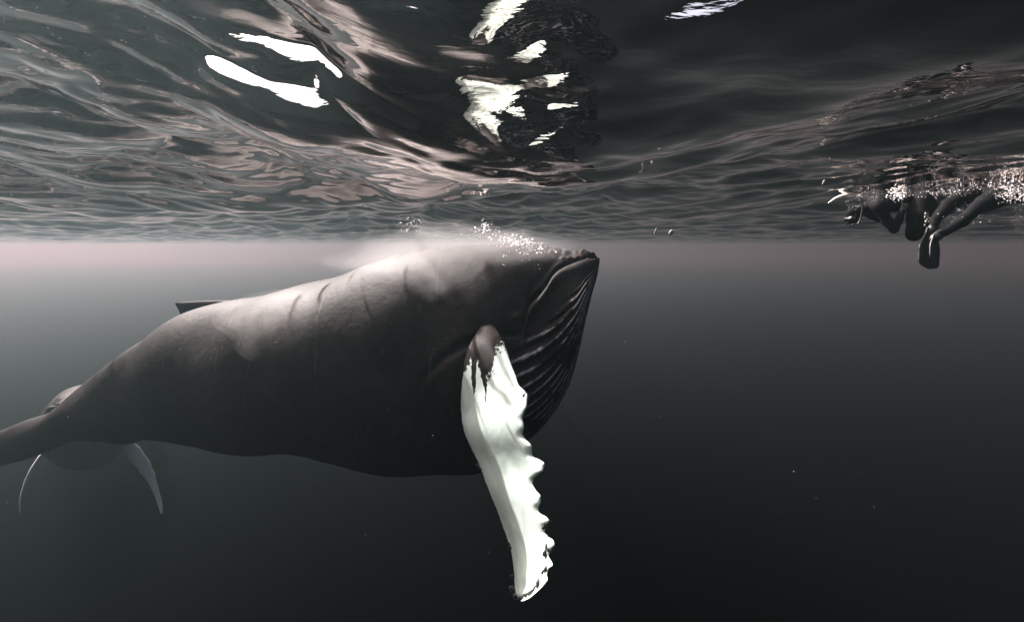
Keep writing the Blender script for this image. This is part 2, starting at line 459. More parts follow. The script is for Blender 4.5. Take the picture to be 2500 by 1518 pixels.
def whale_material(w0=(0.45, 0.54, 0.50, 1), w1=(0.28, 0.345, 0.315, 1), crests=0.95):
    k = NT('whale_skin')
    tc = k.n('ShaderNodeTexCoord').outputs['Object']
    at_ = k.n('ShaderNodeAttribute', attribute_name='mark').outputs['Color']
    sep = k.n('ShaderNodeSeparateColor', {0: at_})
    fin, ln, ch = sep.outputs[0], sep.outputs[1], sep.outputs[2]
    # dark skin: charcoal brown, faint paler clouding, scratches and specks
    n1 = k.noise(tc, 0.9, 5, 0.6, 0.8)
    n2 = k.noise(tc, 7.0, 6, 0.6)
    dark = k.mix(k.ramp(n1, 0.40, 0.72), (0.0030, 0.0024, 0.0023, 1), (0.0125, 0.0102, 0.0097, 1))
    dark = k.mix(k.math('MULTIPLY', k.ramp(n2, 0.5, 0.75), 0.35), dark, (0.016, 0.0135, 0.0128, 1))
    n4 = k.noise(tc, 2.6, 6, 0.65, 1.2)
    dark = k.mix(k.math('MULTIPLY', k.ramp(n4, 0.52, 0.68), 0.6), dark, (0.025, 0.0215, 0.020, 1))
    # scratches: very stretched noise
    mp = k.n('ShaderNodeMapping', {'Vector': tc, 'Rotation': (0.3, 0.5, 0.6), 'Scale': (14.0, 1.0, 1.3)}).outputs[0]
    sc = k.ramp(k.noise(mp, 1.0, 4, 0.55, 2.0), 0.66, 0.72)
    dark = k.mix(k.math('MULTIPLY', sc, 0.5), dark, (0.09, 0.085, 0.08, 1))
    sp = k.n('ShaderNodeTexVoronoi', {'Vector': tc, 'Scale': 9.0}).outputs['Distance']
    spk = k.math('MULTIPLY', k.ramp(sp, 0.05, 0.03, (1, 1, 1, 1), (0, 0, 0, 1)), 1.0)
    spk = k.ramp(sp, 0.03, 0.05, (1, 1, 1, 1), (0, 0, 0, 1))
    dark = k.mix(k.math('MULTIPLY', spk, 0.5), dark, (0.32, 0.31, 0.30, 1))
    crest = k.math('MULTIPLY', k.math('MULTIPLY', ch, k.math('LESS_THAN', fin, 0.5)), k.ramp(k.noise(tc, 3.2, 5, 0.7), 0.44, 0.56))
    dark = k.mix(k.math('MULTIPLY', crest, crests), dark, (0.75, 0.72, 0.70, 1))
    # white fin with greenish cast and soft grey clouding
    n3 = k.noise(tc, 2.4, 5, 0.55, 0.4)
    white = k.mix(k.ramp(n3, 0.40, 0.70), w0, w1)
    vs = k.n('ShaderNodeTexVoronoi', {'Vector': tc, 'Scale': 5.5}).outputs['Distance']
    white = k.mix(k.ramp(vs, 0.025, 0.035, (1, 1, 1, 1), (0, 0, 0, 1)), white, (0.06, 0.06, 0.06, 1))
    # black pigment: solid at the root, running down the fin in ragged streaks
    fine = k.noise(tc, 26.0, 5, 0.7)
    med = k.noise(tc, 7.0, 3, 0.5)
    tch = k.math('MULTIPLY_ADD', k.math('SUBTRACT', med, 0.5), 0.10, ch)
    fc = k.n('ShaderNodeFloatCurve', {'Value': tch})
    cv = fc.mapping.curves[0]
    for p_, q_ in [(.05, .18), (.12, .15), (.20, .14), (.25, .20), (.29, .26), (.325, .22), (.37, .14), (.43, .16), (.475, .23), (.50, .275), (.53, .23), (.57, .19), (.66, .19), (.72, .16), (.78, .13), (.84, .10), (.92, .09)]:
        cv.points.new(p_, q_)
    cv.points[0].location = (0, .20); cv.points[-1].location = (1, .085)
    for p_ in cv.points: p_.handle_type = 'VECTOR'
    fc.mapping.update()
    reach = k.math('MULTIPLY_ADD', k.math('SUBTRACT', fine, 0.5), 0.16, k.math('ADD', fc.outputs[0], 0.035))
    blk = k.math('GREATER_THAN', reach, ln)
    # ragged dark trailing edge
    edge = k.math('LESS_THAN', k.math('MULTIPLY_ADD', k.math('SUBTRACT', fine, 0.5), 0.10, ch), 0.012)
    blk = k.math('MAXIMUM', blk, edge)
    isf = k.math('GREATER_THAN', fin, 0.5)
    wfac = k.math('MULTIPLY', isf, k.math('SUBTRACT', 1.0, blk))
    # pleat grooves a little paler inside on the rest of the body
    base = k.mix(wfac, dark, white)
    grv = k.noise(tc, 60.0, 4, 0.6)
    bp = k.n('ShaderNodeBump', {'Height': k.math('ADD', n2, k.math('MULTIPLY', grv, 0.25)), 'Strength': k.math('MULTIPLY_ADD', isf, -0.22, 0.34), 'Distance': 0.03}).outputs[0]
    b = k.n('ShaderNodeBsdfPrincipled', {'Base Color': base, 'Roughness': 0.6, 'Normal': bp})
    b.inputs['Specular IOR Level'].default_value = 0.05
    k.t.links.new(b.outputs[0], k.out.inputs[0])
    return k.m

def build_whale(nu=460, nth=440, sweep=-55, hanging=False, mat=None):
    V, F, A, cen, lat, tan, xs, dep = build_whale_arrays(nu, nth)
    VV, FF, AA = [V], list(F), [A]
    def add(v, f, a):
        off = sum(len(q) for q in VV)
        VV.append(np.asarray(v)); AA.append(np.asarray(a))
        FF.extend([tuple(i + off for i in q) for q in f])
    fv, ff, fa = build_fin_arrays()
    def hang(sgn):
        i1 = int(np.argmin(np.abs(xs - 1190)))
        c1, l1, h1 = cen[i1], lat[i1] * sgn, tan[i1]
        P_, C_, T_ = [], [], []
        for q_ in np.linspace(0, 1, 40):
            P_.append(c1 + l1 * (0.9 + 1.15 * (1 - (1 - q_) ** 1.9)) - np.array([0, 0, 0.3 + (2.5 if sgn > 0 else 3.7) * q_]))
            wdt = (0.55 + 0.30 * math.sin(math.pi * min(1, q_ * 1.4 + .1)) - 0.42 * q_) * (1 + 0.05 * math.sin(q_ * 40)) * math.sqrt(max(.03, 1 - max(0, (q_ - .9) / .1) ** 2))
            wdt *= 0.2 if sgn > 0 else 1.2
            cd = h1 * 0.55 + l1 * 0.83
            C_.append(cd / np.linalg.norm(cd) * wdt); T_.append(0.06 * (1.1 - q_))
        up = np.cross(h1, C_[0]); up = np.cross(C_[0] / np.linalg.norm(C_[0]), np.array([0, 0, 1.0])); up /= np.linalg.norm(up)
        v_, f_ = blade(P_, C_, T_, up)
        aa = np.ones((len(v_), 3)); aa[:, 1] = np.repeat(np.linspace(0.2, 1, 40), 24); aa[:, 2] = 0.5
        return v_, f_, aa
    if hanging:
        for sg in (-1, 1):
            add(*hang(sg))
    else:
        add(fv, ff, fa)
    # the fin of the far side, mirrored in the whale's own plane of symmetry
    i0 = int(np.argmin(np.abs(xs - 1190)))
    c0, l0 = cen[i0], lat[i0]
    fm = fv - 2 * ((fv - c0) @ l0)[:, None] * l0
    # swept back along the body
    piv = fm[:80].mean(0)
    ang = R(sweep)
    l1 = l0 / np.linalg.norm(l0)
    d = fm - piv
    fm = piv + d * math.cos(ang) + np.cross(l1, d) * math.sin(ang) + np.outer(d @ l1, l1) * (1 - math.cos(ang))
    if not hanging:
        add(fm, [q[::-1] for q in ff], fa)
    # dorsal fin: swept back, concave rear edge
    # rows run from the base up: leading point, trailing point, half thickness
    rows = []
    n = 24
    tt = np.linspace(0, 2 * math.pi, n, endpoint=False)
    rowsdef = [((660, 790), (425, 850), .16), ((625, 752), (432, 808), .10), ((590, 736), (440, 786), .065), ((550, 733), (441, 772), .048), ((505, 734), (437, 759), .036), ((468, 736), (432, 749), .026), ((445, 738), (428, 742.5), .016), ((434, 739), (427, 740.5), .008)]
    for (la, lb), (ta, tb), hw in rowsdef:
        a = at(la, lb, np.interp(la, [p[0] for p in DEP], [p[1] for p in DEP])); b = at(ta, tb, np.interp(ta, [p[0] for p in DEP], [p[1] for p in DEP]))
        j = int(np.argmin(np.abs(xs - 500)))
        c = (a + b) / 2
        rows.append([c + (a - b) * 0.5 * math.cos(q) + lat[j] * hw * math.sin(q) for q in tt])
    Vd = np.array(rows); k_, m_ = Vd.shape[:2]
    # refine along the height
    idx = np.arange(k_ * m_).reshape(k_, m_)
    q = np.stack([idx[:-1], np.roll(idx, -1, 1)[:-1], np.roll(idx, -1, 1)[1:], idx[1:]], -1).reshape(-1, 4)
    add(Vd.reshape(-1, 3), [tuple(z) for z in q.tolist()] + [tuple(idx[-1][::-1].tolist())], np.zeros((k_ * m_, 3)))
    # tail flukes (beyond the left edge of the picture)
    e = cen[4]
    ax = cen[0] - cen[20]; ax /= np.linalg.norm(ax)
    for sgn in (-1, 1):
        L_ = lat[0] * sgn
        path, cho, thk = [], [], []
        for s in np.linspace(0, 1, 14):
            w = 0.02 + 1.12 * (1 - s) ** 0.75 + 0.0
            lead = e + L_ * 2.0 * s + ax * (-0.35 + 1.15 * s ** 1.4)
            tail = lead + ax * w
            path.append((lead + tail) / 2); cho.append(tail - lead); thk.append(0.015 + 0.10 * (1 - s) ** 1.3)
        up = np.cross(ax, L_); up /= np.linalg.norm(up)
        v, f = blade(path, cho, thk, up)
        add(v, f, np.zeros((len(v), 3)))
    VV = np.vstack(VV); AA = np.vstack(AA)
    o = mesh_obj('humpback_whale', VV, FF, mat or M_SKIN, recenter=True)
    a = o.data.color_attributes.new('mark', 'FLOAT_COLOR', 'POINT')
    a.data.foreach_set('color', np.hstack([AA, np.ones((len(AA), 1))]).astype(np.float32).ravel())
    tag(o, 'large dark humpback whale with pale white flipper hanging in the foreground', 'whale', 'humpback whales')
    return o, c0
M_SKIN = whale_material()
whale, shoulder = build_whale()

# ------------------------------------------------------------------ barnacles on the white flipper
def barnacle_mesh():
    n = 12
    prof = [(1.0, 0.0), (0.92, 0.22), (0.66, 0.48), (0.46, 0.52), (0.34, 0.34), (0.05, 0.26)]
    V, F = [], []
    for j, (r, z) in enumerate(prof):
        for i in range(n):
            a = 2 * math.pi * i / n
            rr = r * (1 + 0.09 * (i % 2) * (1 if j < 3 else -0.5))
            V.append((rr * math.cos(a), rr * math.sin(a), z * (1 + 0.12 * math.sin(3 * a))))
    for j in range(len(prof) - 1):
        for i in range(n):
            F.append((j * n + i, j * n + (i + 1) % n, (j + 1) * n + (i + 1) % n, (j + 1) * n + i))
    F.append(tuple((len(prof) - 1) * n + i for i in range(n)))
    me = bpy.data.meshes.new('barnacle')
    me.from_pydata(V, [], F); me.update(); me.shade_smooth()
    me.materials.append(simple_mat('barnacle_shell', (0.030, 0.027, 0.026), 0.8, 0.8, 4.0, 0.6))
    return me

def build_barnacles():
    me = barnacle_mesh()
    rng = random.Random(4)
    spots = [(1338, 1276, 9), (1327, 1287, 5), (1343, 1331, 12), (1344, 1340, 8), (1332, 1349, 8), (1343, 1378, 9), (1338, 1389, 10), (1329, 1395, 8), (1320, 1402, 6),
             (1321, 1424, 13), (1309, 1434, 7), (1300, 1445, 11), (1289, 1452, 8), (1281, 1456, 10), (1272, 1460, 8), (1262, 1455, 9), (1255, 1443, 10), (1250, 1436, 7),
             (1322, 1138, 8), (1325, 1146, 6), (1283, 966, 8), (1286, 975, 6), (1247, 1335, 6), (1243, 1326, 4), (1251, 1405, 5), (1166, 1135, 4), (1171, 1143, 4)]  # the pair high on the leading edge stands in for a dark shadow mark
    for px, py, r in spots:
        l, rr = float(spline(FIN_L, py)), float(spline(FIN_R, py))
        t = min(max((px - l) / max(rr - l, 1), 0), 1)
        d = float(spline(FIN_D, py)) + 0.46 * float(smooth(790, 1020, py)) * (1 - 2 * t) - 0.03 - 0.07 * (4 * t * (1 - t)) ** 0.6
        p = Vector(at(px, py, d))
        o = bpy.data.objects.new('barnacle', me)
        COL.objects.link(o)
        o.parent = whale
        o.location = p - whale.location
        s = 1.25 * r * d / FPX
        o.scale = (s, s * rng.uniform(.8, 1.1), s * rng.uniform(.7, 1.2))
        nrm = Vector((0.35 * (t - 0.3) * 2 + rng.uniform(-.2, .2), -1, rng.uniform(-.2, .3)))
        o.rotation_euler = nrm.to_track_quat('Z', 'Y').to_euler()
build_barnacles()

# ------------------------------------------------------------------ second whale, far behind the first one's tail
def second_whale():
    o, c0 = build_whale(220, 200, 0, True, whale_material((0.85, 0.88, 0.84, 1), (0.70, 0.74, 0.69, 1), 0.0))
    rz = R(-52)
    off = Vector(c0) - o.location          # shoulder in the mesh's own frame
    off *= 0.8
    o.scale = (0.8, 0.8, 0.8)
    off.rotate(__import__('mathutils').Euler((0, 0, rz)))
    o.rotation_euler = (0, 0, rz)
    o.location = Vector(at(205, 1048, 13.6)) - off
    tag(o, 'distant hazy whale behind the near tail, pale flippers hanging below', 'whale', 'humpback whales')
    return o
second = second_whale()

# ------------------------------------------------------------------ snorkelers (black wetsuits)
def surface_nets(f, org, h):
    """numpy surface nets: verts, quads of the zero level of f (negative inside)"""
    ins = f < 0
    nx, ny, nz = f.shape
    cx, cy_, cz = nx - 1, ny - 1, nz - 1
    corner = [ins[i:i + cx, j:j + cy_, k:k + cz] for i in (0, 1) for j in (0, 1) for k in (0, 1)]
    cnt = sum(c.astype(np.int8) for c in corner)
    act = (cnt > 0) & (cnt < 8)
    I = np.argwhere(act)
    vid = -np.ones(act.shape, int)
    vid[act] = np.arange(len(I))
    acc = np.zeros((len(I), 3)); num = np.zeros(len(I))
    cs = [(0, 0, 0), (1, 0, 0), (0, 1, 0), (1, 1, 0), (0, 0, 1), (1, 0, 1), (0, 1, 1), (1, 1, 1)]
    for a in cs:
        for ax in range(3):
            if a[ax]: continue
            b = list(a); b[ax] = 1
            fa = f[I[:, 0] + a[0], I[:, 1] + a[1], I[:, 2] + a[2]]
            fb = f[I[:, 0] + b[0], I[:, 1] + b[1], I[:, 2] + b[2]]
            m = (fa < 0) != (fb < 0)
            t = np.where(m, fa / np.where(fa == fb, 1, fa - fb), 0)
            p = np.repeat(np.array([a], float), len(I), 0)
            p[:, ax] += t
            acc += p * m[:, None]; num += m
    V = (I + acc / num[:, None]) * h + org
    Q = []
    for ax in range(3):
        sl0 = [slice(None)] * 3; sl1 = [slice(None)] * 3
        sl0[ax] = slice(0, -1); sl1[ax] = slice(1, None)
        a, b = ins[tuple(sl0)], ins[tuple(sl1)]
        E = np.argwhere(a != b)
        o1, o2 = [(1, 2), (2, 0), (0, 1)][ax]
        E = E[(E[:, o1] > 0) & (E[:, o2] > 0) & (E[:, o1] < vid.shape[o1]) & (E[:, o2] < vid.shape[o2])]
        def g(d1, d2):
            q = E.copy(); q[:, o1] -= d1; q[:, o2] -= d2
            return vid[q[:, 0], q[:, 1], q[:, 2]]
        quad = np.stack([g(1, 1), g(0, 1), g(0, 0), g(1, 0)], 1)
        flip = ~a[E[:, 0], E[:, 1], E[:, 2]]
        quad[flip] = quad[flip][:, ::-1]
        Q.append(quad)
    return V, np.vstack(Q)

class SDF:
    def __init__(s, lo, hi, h):
        s.h = h; s.lo = np.array(lo, float)
        n = np.ceil((np.array(hi) - s.lo) / h).astype(int) + 1
        s.f = np.full(n, 1.0, np.float32)
    def _box(s, lo, hi):
        i0 = np.clip(np.floor((lo - s.lo) / s.h).astype(int), 0, np.array(s.f.shape) - 1)
        i1 = np.clip(np.ceil((hi - s.lo) / s.h).astype(int) + 1, 1, np.array(s.f.shape))
        sl = tuple(slice(a, b) for a, b in zip(i0, i1))
        g = np.meshgrid(*[np.arange(a, b) * s.h + l for a, b, l in zip(i0, i1, s.lo)], indexing='ij')
        return sl, np.stack(g, -1)
    def _union(s, sl, d, k):
        f = s.f[sl]
        hh = np.clip(0.5 + 0.5 * (f - d) / k, 0, 1)
        s.f[sl] = f * (1 - hh) + d * hh - k * hh * (1 - hh)
    fat = 1.2
    def bone(s, a, b, ra, rb, k=0.03):
        if ra > .03: ra, rb = ra * s.fat, rb * s.fat
        a, b = np.array(a, float), np.array(b, float)
        m = max(ra, rb) + 2 * k + 2 * s.h
        sl, P = s._box(np.minimum(a, b) - m, np.maximum(a, b) + m)
        if 0 in P.shape: return
        ab = b - a
        t = np.clip(((P - a) @ ab) / max(ab @ ab, 1e-9), 0, 1)
        d = np.linalg.norm(P - a - t[..., None] * ab, axis=-1) - (ra + (rb - ra) * t)
        s._union(sl, d.astype(np.float32), k)
    def ball(s, c, rad, k=0.03):
        c, rad = np.array(c, float), np.array(rad, float)
        m = rad.max() + 2 * k + 2 * s.h
        sl, P = s._box(c - m, c + m)
        q = (P - c) / rad
        n = np.linalg.norm(q, axis=-1)
        d = (n - 1) * rad.min()
        s._union(sl, d.astype(np.float32), k)
    def chain(s, pts, rad, k=0.03):
        for a, b, ra, rb in zip(pts[:-1], pts[1:], rad[:-1], rad[1:]):
            s.bone(a, b, ra, rb, k)
    def hand(s, wrist, dirv, palm_n, curl=0.5):
        """gloved hand: palm, four bent fingers, thumb from the side"""
        w = np.array(wrist, float); d = np.array(dirv, float); d /= np.linalg.norm(d)
        n = np.array(palm_n, float); n -= d * (n @ d); n /= np.linalg.norm(n)
        sd_ = np.cross(d, n)
        for j, (o_, L_) in enumerate([(-.033, .062), (-.011, .076), (.011, .082), (.033, .070)]):
            kn = w + d * .095 + sd_ * o_
            s.bone(w + sd_ * o_ * .5, kn, .019, .016, .012)
            p1 = kn + (d * math.cos(curl * .7) + n * math.sin(curl * .7)) * L_ * .5
            p2 = p1 + (d * math.cos(curl * 1.8) + n * math.sin(curl * 1.8)) * L_ * .5
            s.bone(kn, p1, .0125, .0115, .004); s.bone(p1, p2, .0115, .010, .004)
        t0 = w + d * .03 - sd_ * .028
        t1 = t0 + (d * .6 - sd_ * .8) * .045
        s.bone(t0, t1, .016, .0125, .01); s.bone(t1, t1 + (d * .9 + n * .4) * .035, .0125, .0105, .005)
    def mesh(s):
        return surface_nets(s.f, s.lo, s.h)

def neoprene():
    k = NT('black_neoprene')
    tc = k.n('ShaderNodeTexCoord').outputs['Object']
    nz = k.noise(tc, 14.0, 4)
    c = k.mix(nz, (0.003, 0.003, 0.0033, 1), (0.008, 0.0078, 0.0085, 1))
    bp = k.n('ShaderNodeBump', {'Height': k.noise(tc, 9.0, 3), 'Strength': 0.5, 'Distance': 0.02}).outputs[0]
    b = k.n('ShaderNodeBsdfPrincipled', {'Base Color': c, 'Roughness': 0.65, 'Normal': bp})
    b.inputs['Specular IOR Level'].default_value = 0.02
    k.t.links.new(b.outputs[0], k.out.inputs[0])
    return k.m
M_SUIT = neoprene()
M_RUBBER = simple_mat('black_rubber', (0.004, 0.004, 0.0043), 0.5, 0.3, 15.0)
M_GLASS = simple_mat('mask_glass', (0.03, 0.035, 0.04), 0.1, 0.2, 5.0)
M_PALE = simple_mat('pale_plastic', (0.72, 0.68, 0.56), 0.5, 0.15, 9.0)

def tube(name, pts, rad, mat, parent, n=14, flat=1.0):
    pts = np.array(pts, float)
    # refine by Catmull-Rom
    tt = np.linspace(0, len(pts) - 1, (len(pts) - 1) * 6 + 1)
    def cr(arr):
        arr = np.array(arr, float); out = []
        for t in tt:
            i = min(int(t), len(arr) - 2); u = t - i
            p0, p1, p2, p3 = arr[max(i - 1, 0)], arr[i], arr[i + 1], arr[min(i + 2, len(arr) - 1)]
            out.append(0.5 * (2 * p1 + (p2 - p0) * u + (2 * p0 - 5 * p1 + 4 * p2 - p3) * u * u + (3 * p1 - p0 - 3 * p2 + p3) * u ** 3))
        return np.array(out)
    P, Rd = cr(pts), cr(rad)
    T = np.gradient(P, axis=0); T /= np.linalg.norm(T, axis=1)[:, None]
    ref = np.array([0, 1.0, 0])
    V = []
    for p, t, r in zip(P, T, Rd):
        a = np.cross(t, ref); a /= np.linalg.norm(a) + 1e-9
        b = np.cross(t, a)
        for i in range(n):
            q = 2 * math.pi * i / n
            V.append(p + r * (math.cos(q) * a + math.sin(q) * b * flat))
    m = len(P)
    F = [(j * n + i, j * n + (i + 1) % n, (j + 1) * n + (i + 1) % n, (j + 1) * n + i) for j in range(m - 1) for i in range(n)]
    F += [tuple(range(n))[::-1], tuple((m - 1) * n + i for i in range(n))]
    return mesh_obj(name, V, F, mat, parent)

def swim_fin(parent, heel, toe, tip, wide, width=0.24):
    """foot pocket and ribbed blade as one part with the blade as sub-part"""
    heel, toe, tip = np.array(heel), np.array(toe), np.array(tip)
    wide = np.array(wide, float)
    d = tip - toe; L_ = np.linalg.norm(d); d /= L_
    wide -= d * (wide @ d); wide /= np.linalg.norm(wide)
    nrm = np.cross(d, wide)
    pocket = tube('swim_fin', [heel - d * .02, heel, (heel + toe) / 2, toe, toe + d * .06], [.03, .058, .066, .060, .02], M_RUBBER, parent, 14, 0.75)
    ns, nw = 18, 9
    V, F = [], []
    for side in (1, -1):
        for i in range(ns + 1):
            s = i / ns
            w = width / 2 * (0.48 + 0.52 * smooth(0, .55, s)) * math.sqrt(max(0.02, 1 - max(0, (s - .82) / .18) ** 2.2))
            for j in range(nw + 1):
                u = j / nw * 2 - 1
                rib = 0.010 * math.exp(-((abs(u) - .93) / .09) ** 2) * (1 - .6 * s) + 0.004 * math.exp(-((abs(u) - .35) / .08) ** 2)
                V.append(toe - d * .05 + d * (L_ + .05) * s + wide * w * u + nrm * (side * (0.005 * (1 - .6 * s) + 0.0015 + rib) + 0.05 * s * s))
    N = (ns + 1) * (nw + 1)
    g = lambda sd_, i, j: sd_ * N + i * (nw + 1) + j
    for sd_ in (0, 1):
        for i in range(ns):
            for j in range(nw):
                q = (g(sd_, i, j), g(sd_, i + 1, j), g(sd_, i + 1, j + 1), g(sd_, i, j + 1))
                F.append(q if sd_ == 0 else q[::-1])
    for i in range(ns):
        F.append((g(0, i, 0), g(1, i, 0), g(1, i + 1, 0), g(0, i + 1, 0)))
        F.append((g(0, i, nw), g(0, i + 1, nw), g(1, i + 1, nw), g(1, i, nw)))
    for j in range(nw):
        F.append((g(0, ns, j), g(1, ns, j), g(1, ns, j + 1), g(0, ns, j + 1)))
    b = bpy.data.meshes.new('blade')
    b.from_pydata([tuple(v) for v in V], [], F); b.update(); b.shade_smooth(); b.materials.append(M_RUBBER)
    bo = bpy.data.objects.new('blade', b); COL.objects.link(bo); bo.parent = pocket
    return pocket

def mask_part(parent, c, face, up):
    c, f, u = np.array(c, float), np.array(face, float), np.array(up, float)
    f /= np.linalg.norm(f); u -= f * (u @ f); u /= np.linalg.norm(u)
    r = np.cross(u, f)
    def ring(w, h, off, n=28):
        return [c + r * w * np.sign(math.cos(a)) * abs(math.cos(a)) ** .6 + u * (h * np.sign(math.sin(a)) * abs(math.sin(a)) ** .7) + f * off for a in np.linspace(0, 2 * math.pi, n, endpoint=False)]
    rows = [ring(.080, .052, -.035), ring(.084, .055, 0.0), ring(.080, .050, .022), ring(.070, .042, .024), ring(.068, .040, .014)]
    n = 28
    V = [p for q in rows for p in q]
    F = [(j * n + i, j * n + (i + 1) % n, (j + 1) * n + (i + 1) % n, (j + 1) * n + i) for j in range(4) for i in range(n)]
    m = mesh_obj('diving_mask', V, F, M_RUBBER, parent)
    G = ring(.069, .041, .015)
    g = bpy.data.meshes.new('lens'); g.from_pydata([tuple(p) for p in G] + [tuple(p + f * .004) for p in np.array(G)], [], [tuple(range(n))[::-1], tuple(range(n, 2 * n))] + [(i, (i + 1) % n, n + (i + 1) % n, n + i) for i in range(n)])
    g.update(); g.materials.append(M_GLASS)
    go = bpy.data.objects.new('lens', g); COL.objects.link(go); go.parent = m
    # strap round the back of the head
    pts = [c + r * .084 * math.cos(a) - f * (.10 + .105 * math.sin(a)) + f * .08 for a in np.linspace(0, math.pi, 9)]
    s = tube('strap', pts, [.010] * 9, M_RUBBER, None, 8)
    s.parent = m; s.location = (0, 0, 0)
    return m

def person_mesh(sdf, label, group=None):
    V, Q = sdf.mesh()
    # light smoothing
    nb = np.zeros_like(V); ct = np.zeros(len(V))
    for a, b in ((0, 1), (1, 2), (2, 3), (3, 0)):
        np.add.at(nb, Q[:, a], V[Q[:, b]]); np.add.at(ct, Q[:, a], 1)
        np.add.at(nb, Q[:, b], V[Q[:, a]]); np.add.at(ct, Q[:, b], 1)
    V = 0.5 * V + 0.5 * nb / ct[:, None]
    o = quad_mesh_fast('person', V, Q, M_SUIT)
    c = V.mean(0)
    o.data.transform(__import__('mathutils').Matrix.Translation(-Vector(c)))
    o.location = c
    tag(o, label, 'person', group)
    return o

def snorkeler_a():
    A = lambda x, y, d=7.2: at(x, y, d)
    lo = np.minimum(A(2040, 640, 6.5), A(2040, 440, 6.5)); lo = np.array([A(2050, 500, 7.2)[0] - .15, 6.6, A(2100, 640, 7.2)[2]])
    hi = np.array([A(2330, 500, 7.2)[0] + .15, 7.95, A(2100, 440, 7.2)[2]])
    s = SDF(lo, hi, .0085)
    # trunk
    s.chain([A(2120, 506), A(2150, 496), A(2195, 490), A(2228, 488), A(2250, 490)], [.075, .135, .125, .118, .135], .05)
    s.bone(A(2146, 502, 7.02), A(2146, 494, 7.40), .085, .085, .05)
    s.bone(A(2250, 494, 7.08), A(2250, 488, 7.33), .120, .120, .05)
    # head, looking down
    s.bone(A(2124, 508), A(2100, 516), .062, .06, .03)
    s.ball(A(2085, 521), (.112, .088, .098), .03)
    s.ball(A(2080, 533), (.075, .066, .085), .03)
    s.bone(A(2088, 541), A(2082, 549), .030, .022, .02)      # chin
    s.bone(A(2070, 543), A(2067, 549), .016, .012, .01)      # nose
    for yy in (7.105, 7.295):
        s.ball(A(2090, 526, yy), (.022, .012, .03), .01)     # ears under the hood
    # near arm, elbow down
    s.chain([A(2146, 506, 6.99), A(2166, 540, 6.95), A(2183, 560, 6.93)], [.066, .056, .047], .03)
    s.chain([A(2183, 560, 6.93), A(2194, 538, 6.92), A(2203, 515, 6.92)], [.047, .045, .032], .02)
    s.hand(A(2203, 515, 6.92), A(2212, 496, 6.95) - A(2203, 515, 6.92), np.array([.6, .7, 0]), .6)
    # far arm, hand near the chin
    s.chain([A(2146, 498, 7.43), A(2150, 522, 7.50), A(2146, 534, 7.46)], [.064, .054, .046], .03)
    s.chain([A(2146, 534, 7.46), A(2130, 528, 7.40), A(2115, 524, 7.34)], [.046, .042, .030], .02)
    s.hand(A(2115, 524, 7.34), A(2096, 520, 7.28) - A(2115, 524, 7.34), np.array([0, -.5, .8]), .5)
    # near leg drawn up, knee down; the shin folded back
    s.chain([A(2250, 494, 7.06), A(2243, 530, 7.0), A(2236, 562, 6.96), A(2232, 572, 6.98)], [.128, .118, .094, .080], .04)
    s.chain([A(2232, 572, 6.98), A(2248, 560, 7.2), A(2262, 545, 7.45)], [.076, .066, .046], .03)
    # far leg stretched back
    s.chain([A(2252, 490, 7.34), A(2268, 512, 7.44), A(2280, 530, 7.52)], [.118, .098, .072], .04)
    s.chain([A(2280, 530, 7.52), A(2296, 524, 7.6), A(2310, 518, 7.68)], [.068, .060, .044], .03)
    o = person_mesh(s, 'person in black hooded wetsuit floating face down with elbow bent, left of the pair', 'snorkelers at the surface')
    mask_part(o, A(2074, 537), A(2062, 551) - A(2076, 533), A(2070, 520) - A(2088, 538))
    for ch in o.children: ch.location = -o.location
    sn = tube('snorkel', [A(2080, 549, 7.08), A(2096, 545, 7.05), A(2104, 520, 7.04), A(2106, 496, 7.04), A(2103, 484, 7.04)], [.012, .012, .011, .011, .012], M_RUBBER, o, 12)
    tip = tube('snorkel_top', [A(2104, 484, 7.04), A(2088, 477, 7.04), A(2066, 477, 7.04), A(2042, 484, 7.04), A(2022, 496, 7.04)], [.014, .024, .028, .020, .006], M_PALE, o, 14)
    tip['label'] = 'pale curved tube end lying at the surface'
    swim_fin(o, A(2262, 545, 7.45), A(2272, 535, 7.55), A(2300, 512, 7.8), (0.2, .3, 1), .2)
    swim_fin(o, A(2310, 518, 7.68), A(2322, 512, 7.72), A(2370, 492, 7.9), (0, .4, 1), .2)
    return o

